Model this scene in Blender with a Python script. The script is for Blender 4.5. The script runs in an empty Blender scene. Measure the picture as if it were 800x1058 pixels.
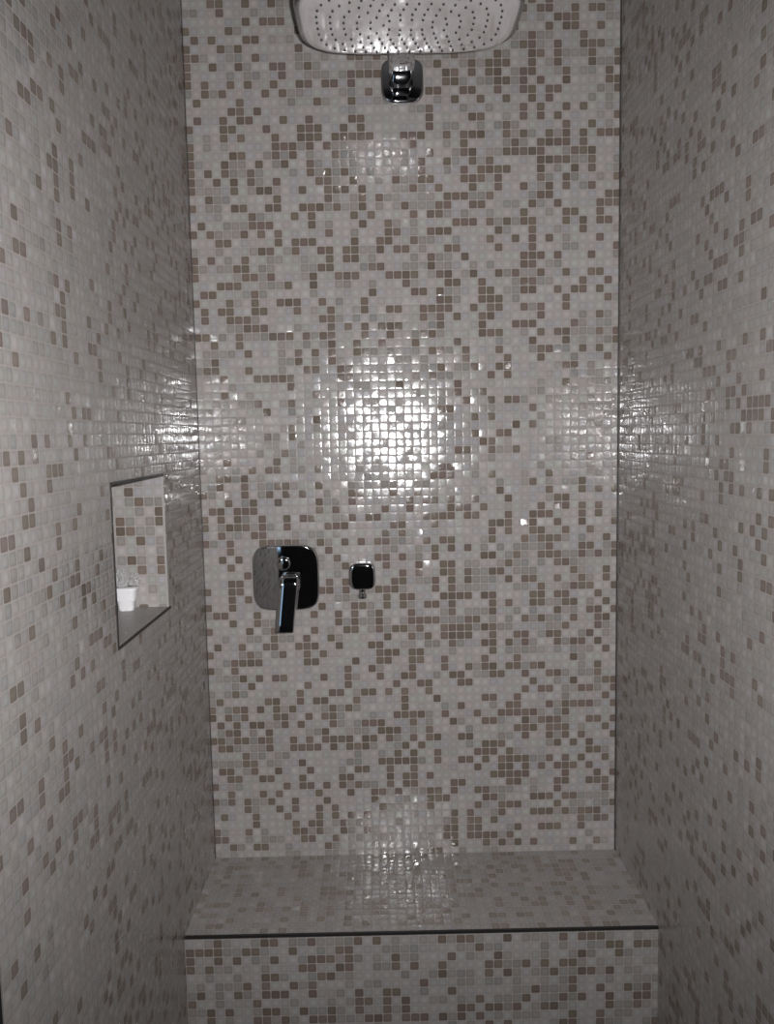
import bpy, math, random
from mathutils import Vector, Matrix
random.seed(7)
S = bpy.context.scene
COL = S.collection
H0 = 0.45                       # height of the bench top above the floor

# ------------------------------------------------------------------ camera
CAMP = Vector((-0.0640, -1.9606, 1.0495 + H0))
PITCH, YAW, ROLL, FPX = 0.0940, 0.00434, -0.0190, 842.0
cp, sp, cy, sy = math.cos(PITCH), math.sin(PITCH), math.cos(YAW), math.sin(YAW)
fw = Vector((sy*cp, cy*cp, -sp)); rt = Vector((cy, -sy, 0)); up = rt.cross(fw)
cr, sr = math.cos(ROLL), math.sin(ROLL)
rt, up = cr*rt + sr*up, -sr*rt + cr*up
cam_d = bpy.data.cameras.new('camera')
cam_d.sensor_fit = 'HORIZONTAL'; cam_d.sensor_width = 36.0; cam_d.lens = 36.0*FPX/800.0
cam_d.clip_start = 0.02
cam = bpy.data.objects.new('camera', cam_d); COL.objects.link(cam)
m = Matrix((rt, up, -fw)).transposed().to_4x4(); m.translation = CAMP
cam.matrix_world = m
S.camera = cam

# ------------------------------------------------------------------ light
w = bpy.data.worlds.new('evening_sky'); S.world = w; w.use_nodes = True
bg = w.node_tree.nodes['Background']
bg.inputs[0].default_value = (0.42, 0.70, 1.0, 1); bg.inputs[1].default_value = 1.2

FLASH_POWER = 103.0
fl = bpy.data.lights.new('phone_flash', 'SPOT')
fl.energy = FLASH_POWER; fl.shadow_soft_size = 0.006
fl.spot_size = math.radians(122); fl.spot_blend = 1.0
fl.color = (0.985, 0.985, 1.0)
flo = bpy.data.objects.new('phone_flash', fl); COL.objects.link(flo)
flo.location = (-0.0300, -1.955, 1.0675 + H0)
flo.rotation_euler = (math.radians(90+1.0), 0, 0)

S.view_settings.view_transform = 'Standard'; S.view_settings.look = 'None'
S.view_settings.gamma = 1.0; S.view_settings.use_curve_mapping = False
S.view_settings.exposure = 0.0
try:
    S.cycles.use_denoising = True
    S.cycles.sample_clamp_indirect = 20.0
    S.cycles.blur_glossy = 0.1
    S.cycles.max_bounces = 8
except Exception:
    pass

# ------------------------------------------------------------------ materials
def newmat(name):
    mt = bpy.data.materials.new(name); mt.use_nodes = True
    nt = mt.node_tree
    return mt, nt, nt.nodes['Principled BSDF']

def simple(name, col, rough, metal=0.0, coat=0.0, trans=0.0, noise=0.0, nscale=40, ior=1.45):
    mt, nt, b = newmat(name)
    b.inputs['Base Color'].default_value = (*col, 1)
    b.inputs['Roughness'].default_value = rough
    b.inputs['Metallic'].default_value = metal
    b.inputs['Coat Weight'].default_value = coat
    b.inputs['Transmission Weight'].default_value = trans
    b.inputs['IOR'].default_value = ior
    if noise:
        tc = nt.nodes.new('ShaderNodeTexCoord'); nz = nt.nodes.new('ShaderNodeTexNoise')
        nz.inputs['Scale'].default_value = nscale; nz.inputs['Detail'].default_value = 4
        nt.links.new(tc.outputs['Object'], nz.inputs['Vector'])
        mx = nt.nodes.new('ShaderNodeMix'); mx.data_type = 'RGBA'
        mx.inputs['A'].default_value = (*[c*(1-noise) for c in col], 1)
        mx.inputs['B'].default_value = (*[min(1, c*(1+noise)) for c in col], 1)
        nt.links.new(nz.outputs['Fac'], mx.inputs['Factor'])
        nt.links.new(mx.outputs['Result'], b.inputs['Base Color'])
    return mt

def mosaic_mat(name, T, B, N):
    """glazed glass mosaic: colour and tilt are stored per tile on the mesh"""
    mt, nt, b = newmat(name)
    L = nt.links.new
    def node(t, **k):
        n = nt.nodes.new(t)
        for a, v in k.items(): setattr(n, a, v)
        return n
    def M(op, a, c=None, d=None):
        n = node('ShaderNodeMath', operation=op)
        for i, v in enumerate((a, c, d)):
            if v is None: continue
            if isinstance(v, (int, float)): n.inputs[i].default_value = v
            else: L(v, n.inputs[i])
        return n.outputs[0]
    ac = node('ShaderNodeAttribute', attribute_name='tile_colour')
    at = node('ShaderNodeAttribute', attribute_name='tile_tilt')
    uv = node('ShaderNodeUVMap', uv_map='tile_uv')
    sx = node('ShaderNodeSeparateXYZ'); L(uv.outputs[0], sx.inputs[0])
    tl = node('ShaderNodeSeparateXYZ'); L(at.outputs['Vector'], tl.inputs[0])
    lu = M('MULTIPLY_ADD', sx.outputs[0], 2.0, -1.0)
    lv = M('MULTIPLY_ADD', sx.outputs[1], 2.0, -1.0)
    # rounded square distance for the joint
    e = M('POWER', M('ADD', M('POWER', M('ABSOLUTE', lu), 8.0), M('POWER', M('ABSOLUTE', lv), 8.0)), 0.125)
    mr = node('ShaderNodeMapRange', interpolation_type='SMOOTHSTEP')
    L(e, mr.inputs['Value'])
    mr.inputs['From Min'].default_value = 0.86; mr.inputs['From Max'].default_value = 0.93
    g = mr.outputs[0]                       # 1 in the joint
    # noise waviness of the glass
    tc = node('ShaderNodeTexCoord')
    nz = node('ShaderNodeTexNoise'); nz.inputs['Scale'].default_value = 95; nz.inputs['Detail'].default_value = 1.5
    L(tc.outputs['Object'], nz.inputs['Vector'])
    sn = node('ShaderNodeSeparateColor'); L(nz.outputs['Color'], sn.inputs[0])
    def slope(l, tilt, chan):
        p = M('MULTIPLY', l, PILLOW)
        q = M('MULTIPLY', M('POWER', l, 5.0), EDGE)
        wv = M('MULTIPLY_ADD', chan, WAVE, -0.5*WAVE)
        s = M('ADD', M('ADD', p, q), M('ADD', tilt, wv))
        return M('MULTIPLY', s, M('SUBTRACT', 1.0, g))
    PILLOW, EDGE, WAVE = 0.020, 0.10, 0.12
    su = slope(lu, tl.outputs[0], sn.outputs[0])
    sv = slope(lv, tl.outputs[1], sn.outputs[1])
    def scaled(vec, s):
        n = node('ShaderNodeVectorMath', operation='SCALE'); n.inputs[0].default_value = vec
        L(s, n.inputs['Scale']); return n.outputs[0]
    a1 = node('ShaderNodeVectorMath', operation='ADD'); L(scaled(T, su), a1.inputs[0]); L(scaled(B, sv), a1.inputs[1])
    a2 = node('ShaderNodeVectorMath', operation='ADD'); L(a1.outputs[0], a2.inputs[0]); a2.inputs[1].default_value = N
    nn = node('ShaderNodeVectorMath', operation='NORMALIZE'); L(a2.outputs[0], nn.inputs[0])
    L(nn.outputs[0], b.inputs['Normal'])
    # joint colour
    mx = node('ShaderNodeMix', data_type='RGBA')
    L(g, mx.inputs['Factor'])
    rim = node('ShaderNodeMapRange', interpolation_type='SMOOTHSTEP'); L(e, rim.inputs['Value'])
    rim.inputs['From Min'].default_value = 0.15; rim.inputs['From Max'].default_value = 0.86
    rim.inputs['To Min'].default_value = 1.06; rim.inputs['To Max'].default_value = 0.90  # flash glow painted into the tile colour: lighter centre, darker edge
    rs = node('ShaderNodeVectorMath', operation='SCALE'); L(ac.outputs['Color'], rs.inputs[0]); L(rim.outputs[0], rs.inputs['Scale'])
    L(rs.outputs[0], mx.inputs['A'])
    mx.inputs['B'].default_value = (0.36, 0.322, 0.300, 1)
    L(mx.outputs['Result'], b.inputs['Base Color'])
    L(M('MULTIPLY_ADD', g, 0.60, tl.outputs[2]), b.inputs['Roughness'])
    L(M('MULTIPLY_ADD', g, -0.5, 0.62), b.inputs['Specular IOR Level'])
    return mt

X, Y, Z = Vector((1, 0, 0)), Vector((0, 1, 0)), Vector((0, 0, 1))
M_BACK = mosaic_mat('mosaic_facing_room', X, Z, -Y)
M_LEFT = mosaic_mat('mosaic_facing_right', Y, Z, X)
M_RIGHT = mosaic_mat('mosaic_facing_left', Y, Z, -X)
M_TOP = mosaic_mat('mosaic_facing_up', X, Y, Z)
M_CORE = simple('wall_core', (0.30, 0.28, 0.26), 0.9, noise=0.06)
M_PAINT = simple('painted_plaster', (0.16, 0.16, 0.165), 0.85, noise=0.04, nscale=12)
M_FLOOR = simple('grey_floor', (0.09, 0.088, 0.085), 0.5, noise=0.15, nscale=8)
M_CHROME = simple('polished_chrome', (0.66, 0.67, 0.69), 0.04, 1.0)
M_CHROME_D = simple('chrome_shell', (0.42, 0.43, 0.44), 0.18, 1.0)
M_FACE = simple('satin_spray_face', (0.84, 0.81, 0.82), 0.12, 0.45, coat=0.8)
M_NOZ = simple('dark_rubber', (0.035, 0.034, 0.036), 0.6)
M_TRIM = simple('dark_metal_trim', (0.030, 0.028, 0.027), 0.45, 0.3)
M_STONE = simple('grey_stone_shelf', (0.36, 0.34, 0.325), 0.45, noise=0.12, nscale=60)
M_WHITE = simple('white_plastic', (0.86, 0.85, 0.86), 0.3)
M_FILM = simple('crumpled_clear_film', (0.92, 0.90, 0.90), 0.03, 0.0, trans=0.65, ior=1.6)

# ------------------------------------------------------------------ helpers
def link(name, me, mat, parent=None):
    o = bpy.data.objects.new(name, me); COL.objects.link(o)
    if mat is not None:
        for q in (mat if isinstance(mat, (list, tuple)) else [mat]): me.materials.append(q)
    if parent is not None:
        o.parent = parent
    return o

def empty(name, loc, label, cat, group=None):
    o = bpy.data.objects.new(name, None); COL.objects.link(o); o.location = loc
    o.empty_display_size = 0.05
    o['label'] = label; o['category'] = cat
    if group: o['group'] = group
    return o

def put(o, root):
    """parent a mesh built in world coordinates under an Empty standing away from the origin"""
    o.parent = root
    loc = Vector((0, 0, 0)); r = root
    while r is not None:
        loc += r.location; r = r.parent
    o.location = -loc
    return o

def smooth(me, on=True):
    me.polygons.foreach_set('use_smooth', [on]*len(me.polygons))

def box_vf(lo, hi, V, F):
    b = len(V)
    for z in (lo[2], hi[2]):
        for (x, y) in ((lo[0], lo[1]), (hi[0], lo[1]), (hi[0], hi[1]), (lo[0], hi[1])):
            V.append((x, y, z))
    F += [(b, b+3, b+2, b+1), (b+4, b+5, b+6, b+7), (b, b+1, b+5, b+4), (b+1, b+2, b+6, b+5), (b+2, b+3, b+7, b+6), (b+3, b, b+4, b+7)]

def boxes(name, bl, mat, parent=None, bevel=0.0):
    V, F = [], []
    for lo, hi in bl: box_vf(lo, hi, V, F)
    me = bpy.data.meshes.new(name); me.from_pydata(V, [], F); me.update()
    o = link(name, me, mat)
    if bevel:
        md = o.modifiers.new('bevel', 'BEVEL'); md.width = bevel; md.segments = 3; md.limit_method = 'ANGLE'
    if parent is not None: put(o, parent)
    return o

def se_ring(hu, hv, n, k=64):
    out = []
    for i in range(k):
        t = 2*math.pi*i/k
        c, s = math.cos(t), math.sin(t)
        r = (abs(c)**n + abs(s)**n)**(-1.0/n)
        out.append((hu*r*c, hv*r*s))
    return out

def loft(name, rings, mat, parent=None, cap0=True, cap1=True, sharp=False):
    """rings: lists of 3D points with equal length"""
    k = len(rings[0]); V = [p for r in rings for p in r]; F = []
    for j in range(len(rings)-1):
        for i in range(k):
            a, b = j*k+i, j*k+(i+1) % k
            F.append((a, b, b+k, a+k))
    def cap(j, flip):
        c = sum((Vector(p) for p in rings[j]), Vector())/k
        V.append(tuple(c)); ci = len(V)-1
        for i in range(k):
            a, b = j*k+i, j*k+(i+1) % k
            F.append((ci, a, b) if flip else (ci, b, a))
    if cap0: cap(0, False)
    if cap1: cap(len(rings)-1, True)
    me = bpy.data.meshes.new(name); me.from_pydata([tuple(v) for v in V], [], F); me.update()
    import bmesh
    bm = bmesh.new(); bm.from_mesh(me); bmesh.ops.recalc_face_normals(bm, faces=bm.faces); bm.to_mesh(me); bm.free()
    smooth(me)
    o = link(name, me, mat)
    if parent is not None: put(o, parent)
    return o

def axis_loft(name, centre, axis_u, axis_v, axis_w, prof, mat, parent=None, k=64, **kw):
    """prof: list of (hu, hv, n, w); squircle sections stacked along axis_w"""
    c = Vector(centre); u, v, ww = Vector(axis_u), Vector(axis_v), Vector(axis_w)
    rings = [[c + u*a + v*b + ww*d for a, b in se_ring(hu, hv, n, k)] for hu, hv, n, d in prof]
    return loft(name, rings, mat, parent, **kw)

# ------------------------------------------------------------------ mosaic
LIGHTS = [(0.391, 0.365, 0.353), (0.413, 0.387, 0.378), (0.365, 0.348, 0.353), (0.378, 0.370, 0.344), (0.400, 0.361, 0.348)]
MIDS = [(0.288, 0.267, 0.245), (0.267, 0.251, 0.232), (0.301, 0.280, 0.262), (0.275, 0.267, 0.256), (0.305, 0.277, 0.260)]
BROWNS = [(0.179, 0.139, 0.115), (0.155, 0.124, 0.101), (0.200, 0.158, 0.131), (0.170, 0.143, 0.112), (0.185, 0.139, 0.122)]
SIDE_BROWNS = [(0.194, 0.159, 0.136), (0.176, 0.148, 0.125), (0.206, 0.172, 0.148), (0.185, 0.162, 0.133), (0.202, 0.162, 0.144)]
SIDE_LIGHTS = [(0.365, 0.342, 0.329), (0.375, 0.351, 0.349), (0.357, 0.347, 0.330)]  # kept close to SIDE_MIDS: loss of flash glow at grazing view, put into colour
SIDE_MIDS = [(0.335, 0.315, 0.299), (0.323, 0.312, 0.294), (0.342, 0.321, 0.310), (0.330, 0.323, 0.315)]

def vnoise(seed):
    rnd = random.Random(seed); g = {}
    def at(i, j):
        if (i, j) not in g: g[(i, j)] = rnd.random()
        return g[(i, j)]
    def f(x, y):
        i, j = math.floor(x), math.floor(y); a, b = x-i, y-j
        a = a*a*(3-2*a); b = b*b*(3-2*b)
        return (at(i, j)*(1-a)+at(i+1, j)*a)*(1-b) + (at(i, j+1)*(1-a)+at(i+1, j+1)*a)*b
    return f

def tile_maker(seed, brown=0.14, light=0.5, known=None, lights=LIGHTS, mids=MIDS, browns=BROWNS):
    rnd = random.Random(seed); nb = vnoise(seed+1); nl = vnoise(seed+2)
    def f(c, r):
        isb = None
        if known is not None:
            isb = known(c, r)
        if isb is None:
            isb = rnd.random() < brown*(0.25 + 1.5*nb(c/3.5, r/3.5))
        if isb: col = rnd.choice(browns)
        elif rnd.random() < light*(0.45+1.1*nl(c/3.0, r/3.0)): col = rnd.choice(lights)
        else: col = rnd.choice(mids)
        k = rnd.uniform(0.92, 1.07)
        sg = 0.0135 if rnd.random() < 0.90 else 0.055
        return (col[0]*k, col[1]*k, col[2]*k), (rnd.gauss(0, sg), rnd.gauss(0, sg), rnd.uniform(0.06, 0.20))
    return f

def mosaic(name, O, U, V_, size, off, pitch, tiles, mat, holes=(), core=None, parent=None, rev=False):
    """One mesh: tiles on the rectangle O + U*u + V*v (u,v in metres, size), grid offset
    off, holes cut out as rectangles, plus boxes of solid wall behind (core)."""
    O, U, V_ = Vector(O), Vector(U), Vector(V_)
    verts, faces, cols, tilts, uvs = [], [], [], [], []
    pu, pv = pitch
    c0 = math.floor((0-off[0])/pu); c1 = math.ceil((size[0]-off[0])/pu)
    r0 = math.floor((0-off[1])/pv); r1 = math.ceil((size[1]-off[1])/pv)
    Nn = U.cross(V_)
    for r in range(r0, r1):
        for c in range(c0, c1):
            x0, y0 = off[0]+c*pu, off[1]+r*pv
            rects = [(max(0, x0), max(0, y0), min(size[0], x0+pu), min(size[1], y0+pv))]
            for (a, b, d, e) in holes:
                nxt = []
                for (p, q, s, t) in rects:
                    if s <= a or p >= d or t <= b or q >= e: nxt.append((p, q, s, t)); continue
                    if p < a: nxt.append((p, q, a, t))
                    if s > d: nxt.append((d, q, s, t))
                    pp, ss = max(p, a), min(s, d)
                    if q < b: nxt.append((pp, q, ss, b))
                    if t > e: nxt.append((pp, e, ss, t))
                rects = nxt
            if not rects: continue
            col, tilt = tiles(c, r)
            for (p, q, s, t) in rects:
                if s-p < 1e-5 or t-q < 1e-5: continue
                b = len(verts)
                pts = [(p, q), (s, q), (s, t), (p, t)]
                verts += [tuple(O+U*x+V_*y) for x, y in pts]
                uq = [((x-x0)/pu, (y-y0)/pv) for x, y in pts]
                if rev: faces.append((b+3, b+2, b+1, b)); uq = uq[::-1]
                else: faces.append((b, b+1, b+2, b+3))
                uvs += uq
                cols.append(col); tilts.append(tilt)
    nt = len(faces)
    if core:
        for lo, hi in core: box_vf(lo, hi, verts, faces)
    nf = len(faces)
    me = bpy.data.meshes.new(name); me.from_pydata(verts, [], faces); me.update()
    lay = me.uv_layers.new(name='tile_uv')
    flat = [v for p in uvs for v in p] + [0.5]*(2*(len(me.loops)-len(uvs)))
    lay.data.foreach_set('uv', flat)
    a = me.attributes.new('tile_colour', 'FLOAT_COLOR', 'FACE')
    a.data.foreach_set('color', [v for c in cols for v in (*c, 1.0)] + [0.4, 0.4, 0.4, 1.0]*(nf-nt))
    a = me.attributes.new('tile_tilt', 'FLOAT_VECTOR', 'FACE')
    a.data.foreach_set('vector', [v for c in tilts for v in c] + [0, 0, 0.8]*(nf-nt))
    me.materials.append(mat); me.materials.append(M_CORE)
    me.polygons.foreach_set('material_index', [0]*nt + [1]*(nf-nt))
    o = bpy.data.objects.new(name, me); COL.objects.link(o)
    if parent is not None: put(o, parent)
    return o

def structure(o, label=None):
    o['kind'] = 'structure'
    return o

# brown tiles of the back wall, read off row by row (13x13 blocks; digits are
# column numbers inside the block, a=10 b=11 c=12)
BLOCKS = {
(0,0): '347a|4|79ab|05|1378|046|018|036ab|0b|0257a|249b|16|568',
(0,1): '|||||||||||||'[:0] + '||||||679|1|6789|0134 6|8|26|',
(0,2): '||||||5a|379ab|4579a|45ab|236 7a|58b|2',
(0,3): '3|23689|456|03569|7|14789|1248b|148b|015a|025ab|0134b|13|0257',
(1,0): '1467b|0459|46a|0abc|056ac|048b|0247|0357a|0589|2a|0569a|7c|1789',
(1,1): '167|01257|012456 78c|13|4|1|135|236b|03457|39 7|01247c|168|17a',
(1,2): '278|2b|01467 8b|06c|267bc|1479|1689ab|12678a|037a|4569|3478|023|5679b',
(1,3): '024b|58|0357 9ab|23457|012678|23458|268|25b|0358|23ab|149ab|0569|01579a',
(2,0): '0268a|34ac|89c|026|056|0679|345b|127|047abc|13478c|1456|678|015 9ab',
(2,1): '3ab|0169a|23569bc|356|2389|1456abc|1c|8|27|37ab|23|35 79ab|0237a',
(2,2): '234a|09c|45a|26|2|0347ac|458|01389|3489a|123479a|1358 9|38c|1289a',
(2,3): '17|139|1b|01248|01|2589|017a|0146 79|5a|025|29|016|2459b',
(3,0): '25|6c|2c|126|3789ab|b|3|7b|8||b|8b|',
(3,1): '369|1367|3|0145|45|b|14|4|||||'[:0] + '369|1367|3|0145|45|b|14|4||1|||',
(3,2): '05|236a|6b|37ab|29b|5|58|69bc|34|79|c|7ab|89',
(3,3): '15b|2379|2a|56||5||||||'[:0] + '15b|2379|2a|56||5|||1||1||',
(4,0): 'a|39|689|235|259a|058ac|369|12456|0247ac|03457a|267|03789ab|3',
(4,1): '||1||1|56a|15c|139c|0578|234ab|9b|14689|2',
(4,2): '569c||34|2349||0a|1247b|4568|123467b|29ab|9b|1349|246',
(4,3): '|8||3|17|379b|45|24579|12379|0147b|1258|0234a|378b',
(5,0): '24|3|5|34|034|35|03|126|36|058|8c|1478bc|059c',
(5,1): '389b|49|b|24ab|12489a|9bc|1569b|0358c|358c|0458ab|29c|0378|189ac',
(5,2): '289c|034b|03469a|246b|24|345689|1249b|49|0126 7|0345689|13456 9c|489b|09',
(5,3): '2347 9b|45|6a|0147a|2678b|12459|1256a|489b|026 9a|59|0348|04679|a',
(6,0): '3456c|03|4689|5c|3b|178b|0346 8a|02489c|13569b|237|013467ac|127abc|4',
(6,1): '0589c|47c|148bc|4a|23679b|015b|24b|12abc|26 78c|189a|12346 79c|02456b|ac',
(6,2): '038c|36 89bc|459a|0156|1|289c|5bc|037abc|489|1c|1256|089a|2789b',
(6,3): '6|129|0349|16ab|0237 8b|a|3567 8b|015|0234 89b|01345a|0357b|468|89',
(7,0): '45b|125 8c|2367b|09bc|268|0247a|48a|159|5ac|04ab|01bc|256|',
(7,1): '89abc|569c|349bc|135 9bc|0478a|17|028|0246|03|036|2|1|',
(7,2): '2568abc|7ab|19abc|45bc|12478|12389|17abc|46a|4679|346 7c|346789b|48ac|12',
(7,3): '0357a|024568|059b|458 9a|4a|12356|4b|1235 789|79a|2347||169|'}
BROWN = set()
for (br, bc), txt in BLOCKS.items():
    for i, row in enumerate(txt.split('|')):
        for ch in row.replace(' ', ''):
            BROWN.add((bc*13 + int(ch, 16), br*13 + i))

def known_back(c, r):
    n = 103 - r if True else 0          # r counts upwards from the bench row
    if 0 <= n <= 103 and not (n < 6 and 13 <= c <= 40):
        return (c, n) in BROWN
    return None

FRONT = ['3 8 9 13 18 20 27 29 30 34 40 42 43 44', '0 1 2 3 6 7 11 16 17 31 45 46 48 49', '0 3 5 9 13 14 15 17 22 28 33 42 46',
 '0 2 12 13 16 17 22 24 27 32 33 36 38 40 41', '8 9 14 15 27 32 34 39 42 43 45', '6 8 11 13 25 41', '1 5 8 9 10 13 18 21 22 28 37 41 44 47 49',
 '0 7 18 19 21 23 31 36 40 42 45 48 49', '2 4 8 9 12 15 18 21 23 29 30 32 33 35 38 39 45 48', '2 7 8 10 13 14 15 19 20 21 23 24 25 27 29 31 41 44']
FR = set((int(c), r) for r, t in enumerate(FRONT) for c in t.split())
JAMB = {(3, 0), (2, 1), (0, 2), (0, 3), (4, 3), (4, 4), (3, 4), (2, 5), (3, 7), (0, 7), (0, 8), (2, 8)}

PV = 0.0197
XL, XR = -0.503, 0.503
TOPZ = 2.72
YEND = -1.0975
# world height of the top edge of back-wall row n is H0 + 2.04485 - PV*n ; row 103 is the last above the bench
def row_off(z0):                      # offset of the grid so that r=0 is row 103
    return H0 + 2.04485 - PV*104 - z0

wall_back = structure(mosaic('wall_back', (XL, 0, 0), X, Z, (XR-XL, TOPZ), (-0.0032, row_off(0)), (0.01985, PV),
    tile_maker(11, 0.2, 0.78, known_back), M_BACK, core=[((XL-0.12, 0.0015, 0), (XR+0.12, 0.12, TOPZ))]))
# ---- side walls; the left one is cut for the niche
NY1, NY2, NZ1, NZ2, ND = -0.6475, -0.3316, H0+0.7122, H0+0.9769, 0.13
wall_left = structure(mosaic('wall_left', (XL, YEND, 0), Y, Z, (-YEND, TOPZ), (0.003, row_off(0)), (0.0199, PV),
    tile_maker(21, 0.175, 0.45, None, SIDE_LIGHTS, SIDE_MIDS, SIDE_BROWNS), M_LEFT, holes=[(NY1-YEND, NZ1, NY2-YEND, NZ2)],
    core=[((XL-0.22, YEND, 0), (XL-0.0015, 0, NZ1-0.012)), ((XL-0.22, YEND, NZ2+0.0015), (XL-0.0015, 0, TOPZ)),
          ((XL-0.22, YEND, NZ1-0.012), (XL-0.0015, NY1-0.0015, NZ2+0.0015)), ((XL-0.22, NY2+0.0015, NZ1-0.012), (XL-0.0015, 0, NZ2+0.0015)),
          ((XL-0.22, NY1-0.0015, NZ1-0.012), (XL-ND-0.0015, NY2+0.0015, NZ2+0.0015))]))
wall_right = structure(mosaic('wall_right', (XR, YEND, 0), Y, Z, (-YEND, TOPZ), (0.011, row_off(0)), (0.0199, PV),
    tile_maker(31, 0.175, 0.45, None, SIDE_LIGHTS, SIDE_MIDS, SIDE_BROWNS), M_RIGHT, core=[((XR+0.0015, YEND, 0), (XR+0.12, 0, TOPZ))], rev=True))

M_SEAL = simple('grey_silicone', (0.045, 0.042, 0.040), 0.5)
structure(boxes('trim_1', [((XL-0.0005, -0.0028, H0), (XL+0.0012, 0.001, TOPZ))], M_SEAL))
structure(boxes('trim_2', [((XR-0.0028, -0.0022, H0), (XR+0.0005, 0.001, TOPZ))], M_SEAL))
structure(boxes('trim_3', [((XL-0.22, YEND-0.010, 0), (XL-0.0008, YEND-0.0005, TOPZ))], simple('black_end_strip', (0.008, 0.008, 0.009), 0.7)))  # black strip added over the end face of the left wall

# ---- floor, ceiling and the dark bathroom the picture was taken from
RX0, RX1, RY0 = -1.9, 1.5, -3.5
floor = structure(boxes('floor', [((RX0-0.12, RY0-0.12, -0.08), (RX1+0.12, 0.12, 0.0))], M_FLOOR))
ceiling = structure(boxes('ceiling', [((RX0-0.12, RY0-0.12, TOPZ), (RX1+0.12, 0.12, TOPZ+0.08))], M_PAINT))
structure(boxes('wall_room_left', [((RX0-0.12, RY0-0.12, 0), (RX0, YEND, TOPZ))], M_PAINT))
structure(boxes('wall_room_right', [((RX1, RY0-0.12, 0), (RX1+0.12, YEND, TOPZ))], M_PAINT))
structure(boxes('wall_room_inner_left', [((RX0, YEND, 0), (XL-0.22, YEND+0.10, TOPZ))], M_PAINT))
structure(boxes('wall_room_inner_right', [((XR+0.12, YEND, 0), (RX1, YEND+0.10, TOPZ))], M_PAINT))
WX0, WX1, WZ0, WZ1 = -1.02, -0.83, 0.72, 2.05          # window behind the camera, to its left
structure(boxes('wall_front', [((RX0, RY0-0.12, 0), (WX0, RY0, TOPZ)), ((WX1, RY0-0.12, 0), (RX1, RY0, TOPZ)),
    ((WX0, RY0-0.12, 0), (WX1, RY0, WZ0)), ((WX0, RY0-0.12, WZ1), (WX1, RY0, TOPZ))], M_PAINT))
structure(boxes('window_1', [((WX0, RY0-0.08, WZ0), (WX0+0.015, RY0-0.03, WZ1)), ((WX1-0.015, RY0-0.08, WZ0), (WX1, RY0-0.03, WZ1)),
    ((WX0+0.015, RY0-0.08, WZ0), (WX1-0.015, RY0-0.03, WZ0+0.015)), ((WX0+0.015, RY0-0.08, WZ1-0.015), (WX1-0.015, RY0-0.03, WZ1))], M_WHITE))

# ------------------------------------------------------------------ bench
BD = 0.3234
bench = empty('shower_bench', (0, -BD/2, 0), 'built-in mosaic tiled shower bench with dark metal edge below the mixer', 'bench')
fr_off = (H0 - 0.0085) - 0.0195*30
def known_front(c, r):
    n = 29 - r
    return ((c, n) in FR) if 0 <= n < 10 else None
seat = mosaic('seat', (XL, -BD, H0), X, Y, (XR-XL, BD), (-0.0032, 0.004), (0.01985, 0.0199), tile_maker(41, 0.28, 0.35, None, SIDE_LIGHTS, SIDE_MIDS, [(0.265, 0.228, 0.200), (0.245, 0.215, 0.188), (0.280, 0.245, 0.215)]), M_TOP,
    core=[((XL, -BD+0.0015, H0-0.05), (XR, 0, H0-0.0015))], parent=bench)
front = mosaic('front_panel', (XL, -BD, 0), X, Z, (XR-XL, H0-0.005), (0.0, fr_off), (0.01985, 0.0195),
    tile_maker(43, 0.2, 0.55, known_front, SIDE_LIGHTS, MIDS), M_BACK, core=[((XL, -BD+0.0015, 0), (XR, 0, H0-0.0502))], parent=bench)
boxes('edge_trim', [((XL+0.0005, -BD-0.002, H0-0.0055), (XR-0.0005, -BD+0.004, H0+0.0003))], M_TRIM, bench)

# ------------------------------------------------------------------ niche
niche = empty('wall_niche', (XL-ND/2, (NY1+NY2)/2, NZ1), 'recessed mosaic lined shelf niche with dark metal rim in the left wall', 'niche')
def known_jamb(c, r):
    # c counts from the opening inwards on the far side, rows from the top
    return (c, r) in JAMB if (0 <= c <= 5 and -2 <= r <= 9) else None
tj = tile_maker(51, 0.15, 0.62, lambda c, r: known_jamb(-1-c, 12-r))
# far side (faces the room), near side, back and lid
mosaic('far_side', (XL-ND, NY2, NZ1), X, Z, (ND, NZ2-NZ1), (ND-0.0005, (NZ2-NZ1)-13*0.0197-0.0215), (0.0199, PV), tj, M_BACK, parent=niche)
M_AWAY = mosaic_mat('mosaic_facing_back', X, Z, Y)
M_DOWN = mosaic_mat('mosaic_facing_down', X, Y, -Z)
mosaic('near_side', (XL-ND, NY1, NZ1), X, Z, (ND, NZ2-NZ1), (0, 0), (0.0199, PV), tile_maker(52), M_AWAY, parent=niche, rev=True)
mosaic('back_panel', (XL-ND, NY1, NZ1), Y, Z, (NY2-NY1, NZ2-NZ1), (0, 0), (0.0199, PV), tile_maker(53), M_LEFT, parent=niche)
mosaic('top_panel', (XL-ND, NY1, NZ2-0.0005), X, Y, (ND, NY2-NY1), (0, 0), (0.0199, 0.0199), tile_maker(54), M_DOWN, parent=niche, rev=True)
boxes('shelf_slab', [((XL-ND, NY1, NZ1-0.012), (XL-0.0005, NY2, NZ1))], M_STONE, niche)
T = 0.0035
tx0, tx1 = XL-0.004, XL+0.0015
boxes('trim_strip', [((tx0, NY1-T, NZ2-0.0005), (tx1, NY2, NZ2+0.0052))], M_TRIM, niche)
boxes('trim_strip', [((tx0, NY1-T, NZ1-0.0005), (tx1, NY1+0.0008, NZ2-0.001))], M_TRIM, niche)
boxes('trim_strip', [((tx0, NY1-T, NZ1-0.0055), (tx1, NY2+0.012, NZ1-0.0005))], M_TRIM, niche)
boxes('trim_strip', [((tx0, NY2-0.0003, NZ1-0.0005), (tx1-0.001, NY2+0.002, NZ2-0.001))], M_STONE, niche)

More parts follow.
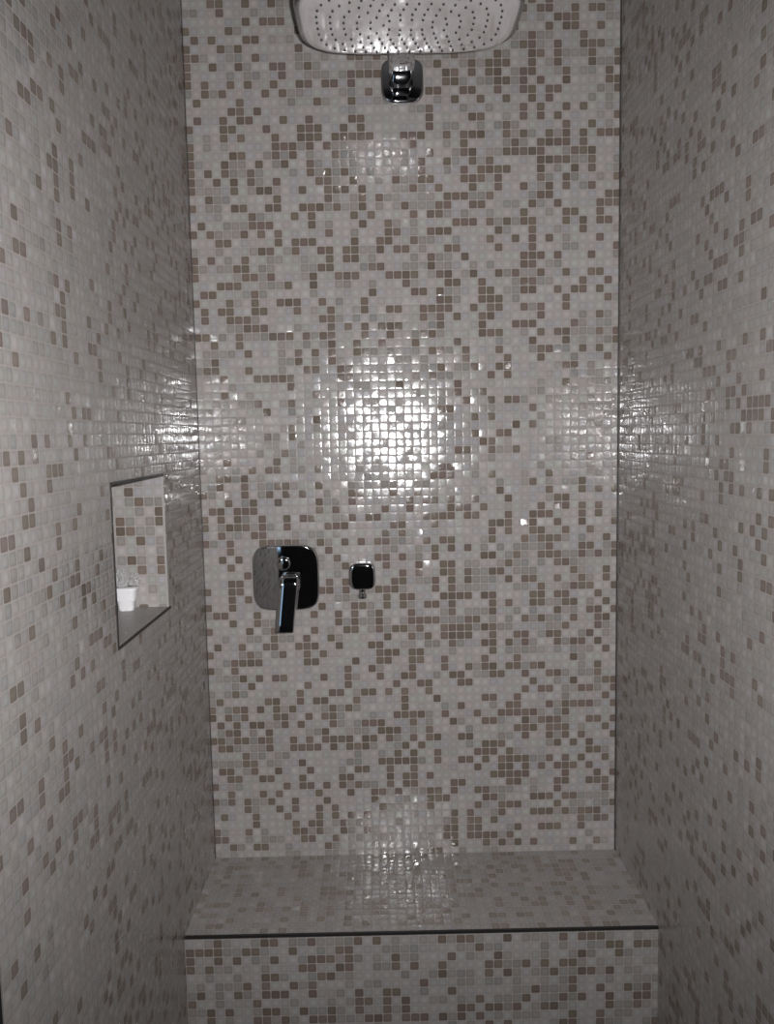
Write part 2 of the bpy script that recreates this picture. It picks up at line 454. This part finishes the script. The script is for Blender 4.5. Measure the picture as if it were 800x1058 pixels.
# ------------------------------------------------------------------ tub standing in the niche
TBX, TBY = -0.5790, -0.357
tub = empty('toiletry_tub', (TBX, TBY, NZ1), 'small white tapered tub topped with shiny crumpled clear wrap, in the wall niche', 'container')
axis_loft('tub_body', (TBX, TBY, NZ1), X, Y, Z, [(0.0135, 0.012, 4, 0.0), (0.0148, 0.0132, 4, 0.0015), (0.0172, 0.0148, 4, 0.0185), (0.0188, 0.0162, 4, 0.0200), (0.0195, 0.0168, 4, 0.0215),
    (0.0222, 0.0185, 4, 0.041), (0.0232, 0.0192, 4, 0.0425), (0.0232, 0.0192, 4, 0.045), (0.022, 0.018, 4, 0.0462)], M_WHITE, tub, k=32)
def wrap(cx, cyy, cz, r, h, seed):
    rnd = random.Random(seed); rings = []
    for j in range(7):
        t = j/6; rr = r*(1.0-0.15*t)*(0.55+0.55*math.sin(math.pi*min(1, 0.15+t*0.85)))
        ring = []
        for i in range(22):
            a = 2*math.pi*i/22; k = rr*rnd.uniform(0.62, 1.25)
            ring.append((cx+k*math.cos(a), cyy+k*0.8*math.sin(a), cz+h*t+rnd.uniform(-0.0025, 0.0025)*(j > 0)))
        rings.append(ring)
    return rings
V = wrap(TBX-0.008, TBY, NZ1+0.0475, 0.0135, 0.034, 3); o = loft('crumpled_wrap', V, M_FILM, tub); smooth(o.data, False)
V = wrap(TBX+0.016, TBY+0.004, NZ1+0.049, 0.011, 0.024, 9); o = loft('crumpled_wrap', V, M_FILM, tub); smooth(o.data, False)

# ------------------------------------------------------------------ shower mixer on the back wall
MX, MZ = -0.3034, H0+0.7103
mixer = empty('shower_mixer', (MX, 0, MZ), 'chrome single lever shower mixer with rounded square plate on the back wall', 'faucet')
rings = []
for (h, n, d) in [(0.0800, 4.6, 0.0), (0.0808, 4.6, 0.004), (0.0808, 4.6, 0.0070), (0.0802, 4.6, 0.0090), (0.0790, 4.6, 0.0100)] + \
        [(0.0808*q, 4.6-2.4*(1-q), None) for q in (0.965, 0.93, 0.86, 0.75, 0.62, 0.48, 0.34, 0.2, 0.08)]:
    rings.append([(MX+a, -(d if d is not None else 0.0140-a*a/2.0), MZ+b) for a, b in se_ring(h, h, n, 96)])
loft('wall_plate', rings, M_CHROME, mixer)
# lever: round hub carrying a flat tapering bar that hangs down and leans out
HX, HZ = -0.2925, H0+0.6980
axis_loft('hub', (HX, 0, HZ), X, Z, -Y, [(0.0255, 0.0255, 2.6, 0.011), (0.0255, 0.0255, 2.6, 0.030), (0.0245, 0.0245, 2.6, 0.033)], M_CHROME, mixer, k=64)
rings = []
for z, yc, hw, ht, dx in [(0.021, 0.0400, 0.0170, 0.0040, 0.0), (0.0205, 0.0405, 0.0205, 0.0060, 0.0), (0.017, 0.0415, 0.0230, 0.0080, 0.0),
      (0.0, 0.0430, 0.0236, 0.0092, -0.001), (-0.025, 0.0455, 0.0234, 0.0086, -0.004), (-0.055, 0.0490, 0.0228, 0.0075, -0.0075),
      (-0.085, 0.0525, 0.0224, 0.0066, -0.0105), (-0.104, 0.0550, 0.0222, 0.0060, -0.0120), (-0.1105, 0.0557, 0.0215, 0.0052, -0.0124), (-0.1120, 0.0560, 0.0200, 0.0035, -0.0125)]:
    rings.append([(HX+dx+a, -yc-b, HZ+z) for a, b in se_ring(hw, ht, 5.5, 56)])
loft('lever', rings, M_CHROME, mixer)
axis_loft('diverter_knob', (-0.3075, 0, H0+0.7465), X, Z, -Y, [(0.0165, 0.0165, 2, 0.011), (0.0172, 0.0172, 2, 0.013), (0.0172, 0.0172, 2, 0.0185), (0.0164, 0.0164, 2, 0.0200),
    (0.012, 0.012, 2, 0.0212), (0.006, 0.006, 2, 0.0219), (0.0005, 0.0005, 2, 0.0221)], M_CHROME, mixer, k=48)

# ------------------------------------------------------------------ hose outlet on the back wall
OX, OZ = -0.1170, H0+0.7185
outlet = empty('hose_outlet', (OX, 0, OZ), 'small square chrome hose outlet with round nipple, right of the mixer', 'wall outlet')
axis_loft('wall_rosette', (OX, 0, OZ), X, Z, -Y, [(0.0295, 0.0315, 4, 0.0), (0.0315, 0.0335, 4, 0.002), (0.0312, 0.0318, 4, 0.056), (0.0306, 0.0312, 4, 0.0595),
    (0.0292, 0.0298, 4, 0.0612), (0.024, 0.0245, 3.8, 0.0616), (0.012, 0.013, 3, 0.0618), (0.0005, 0.0005, 2, 0.0619)], M_CHROME, outlet, k=72)
axis_loft('hose_nipple', (OX-0.0015, -0.032, OZ-0.0300), X, Y, -Z, [(0.0095, 0.0095, 2, 0.0), (0.0095, 0.0095, 2, 0.007), (0.0085, 0.0085, 2, 0.009), (0.0085, 0.0085, 2, 0.016),
    (0.0108, 0.0108, 2, 0.018), (0.0108, 0.0108, 2, 0.026), (0.0090, 0.0090, 2, 0.028)], M_CHROME, outlet, k=32)

# ------------------------------------------------------------------ overhead shower
SY, SZ, HXW, HYD = -0.375, H0+1.810, 0.2075, 0.130
shower = empty('rain_shower', (0, 0, H0+1.855), 'large pillow shaped overhead rain shower with chrome arm and pale spray face', 'shower head')
axis_loft('wall_bracket', (-0.0022, 0, H0+1.856), X, Z, -Y, [(0.046, 0.046, 4, 0.0), (0.049, 0.049, 4, 0.0015), (0.049, 0.049, 4, 0.011), (0.0475, 0.0475, 4, 0.0135), (0.044, 0.044, 4, 0.0145), (0.0005, 0.0005, 3, 0.0150)], M_CHROME, shower, k=72)
axis_loft('shower_arm', (-0.0055, 0, H0+1.8535), X, Z, -Y, [(0.0275, 0.0140, 3.5, 0.0140), (0.0282, 0.0150, 3.5, 0.016), (0.0282, 0.0150, 3.5, 0.12), (0.0282, 0.0150, 3.5, 0.262)], M_CHROME, shower, k=48)
axis_loft('head_shell', (0, SY, SZ), X, Y, Z, [(HXW-0.006, HYD-0.008, 4, 0.0015), (HXW-0.001, HYD-0.005, 4, 0.002), (HXW, HYD-0.004, 4, 0.006), (HXW+0.0015, HYD-0.005, 4, 0.014),
    (HXW-0.002, HYD-0.010, 4, 0.024), (HXW-0.014, HYD-0.013, 3.8, 0.034), (HXW-0.045, HYD-0.04, 3.4, 0.041), (0.08, 0.05, 3, 0.045), (0.001, 0.001, 2, 0.046)], M_CHROME_D, shower, k=96)
face = axis_loft('spray_face', (0, SY, SZ), X, Y, -Z, [(HXW-0.0075, HYD-0.0015, 4, -0.0030), (HXW-0.008, HYD, 4, -0.0010), (HXW-0.012, HYD-0.006, 4, 0.0020), (HXW-0.022, HYD-0.018, 3.9, 0.0036),
    (HXW-0.06, HYD-0.045, 3.6, 0.0046), (0.08, 0.045, 3.2, 0.0052), (0.0005, 0.0005, 2, 0.0054)], M_FACE, shower, k=96)

def nozzle_vf(V, F, x, y, z, r=0.0022, h=0.0026):
    b = len(V); k = 10
    for rr, dz in ((r, 0.0012), (r, -h*0.6), (r*0.6, -h)):
        for i in range(k):
            a = 2*math.pi*i/k; V.append((x+rr*math.cos(a), y+rr*math.sin(a), z+dz))
    for j in range(2):
        for i in range(k):
            F.append((b+j*k+i, b+j*k+(i+1) % k, b+(j+1)*k+(i+1) % k, b+(j+1)*k+i))
    F.append(tuple(b+2*k+i for i in range(k)))
pts = []
for k in range(6):
    hx, hy = 0.169-0.0245*k, 0.109-0.0180*k
    n = 3.6 - 0.1*k
    dense = []
    for i in range(2000):
        t = 2*math.pi*i/2000; c, s = math.cos(t), math.sin(t)
        r = (abs(c)**n+abs(s)**n)**(-1/n); dense.append((hx*r*c, hy*r*s))
    L = [0]
    for i in range(1, 2001):
        a, b = dense[i-1], dense[i % 2000]
        L.append(L[-1]+math.hypot(a[0]-b[0], a[1]-b[1]))
    cnt = max(6, round(L[-1]/0.0215)); ph = (0.5 if k % 2 else 0.0)
    j = 0
    for q in range(cnt):
        tgt = (q+ph)/cnt*L[-1]
        while L[j] < tgt: j += 1
        pts.append(dense[j % 2000])
def face_z(x, y):
    u = ((abs(x)/(HXW-0.01))**4 + (abs(y)/(HYD-0.01))**4)**0.25
    return SZ - (0.0054 - 0.0018*u**3)
pts.sort(key=lambda p: -p[1])                                       # back ones first: those are in view
for i, (x, y) in enumerate(pts[:100]):
    V, F = [], []
    nozzle_vf(V, F, 0, 0, 0)
    if i == 0:
        nz_me = bpy.data.meshes.new('nozzle'); nz_me.from_pydata(V, [], F); nz_me.update(); nz_me.materials.append(M_NOZ)
    o = bpy.data.objects.new('nozzle', nz_me); COL.objects.link(o); put(o, face)
    o.location = Vector((x, SY+y, face_z(x, y)))
V, F = [], []
for (x, y) in pts[100:]: nozzle_vf(V, F, x, SY+y, face_z(x, y))
if V:
    me = bpy.data.meshes.new('nozzle'); me.from_pydata(V, [], F); me.update()
    o = link('nozzle', me, M_NOZ); put(o, face); o.location = (0, 0, 0); o['kind'] = 'stuff'
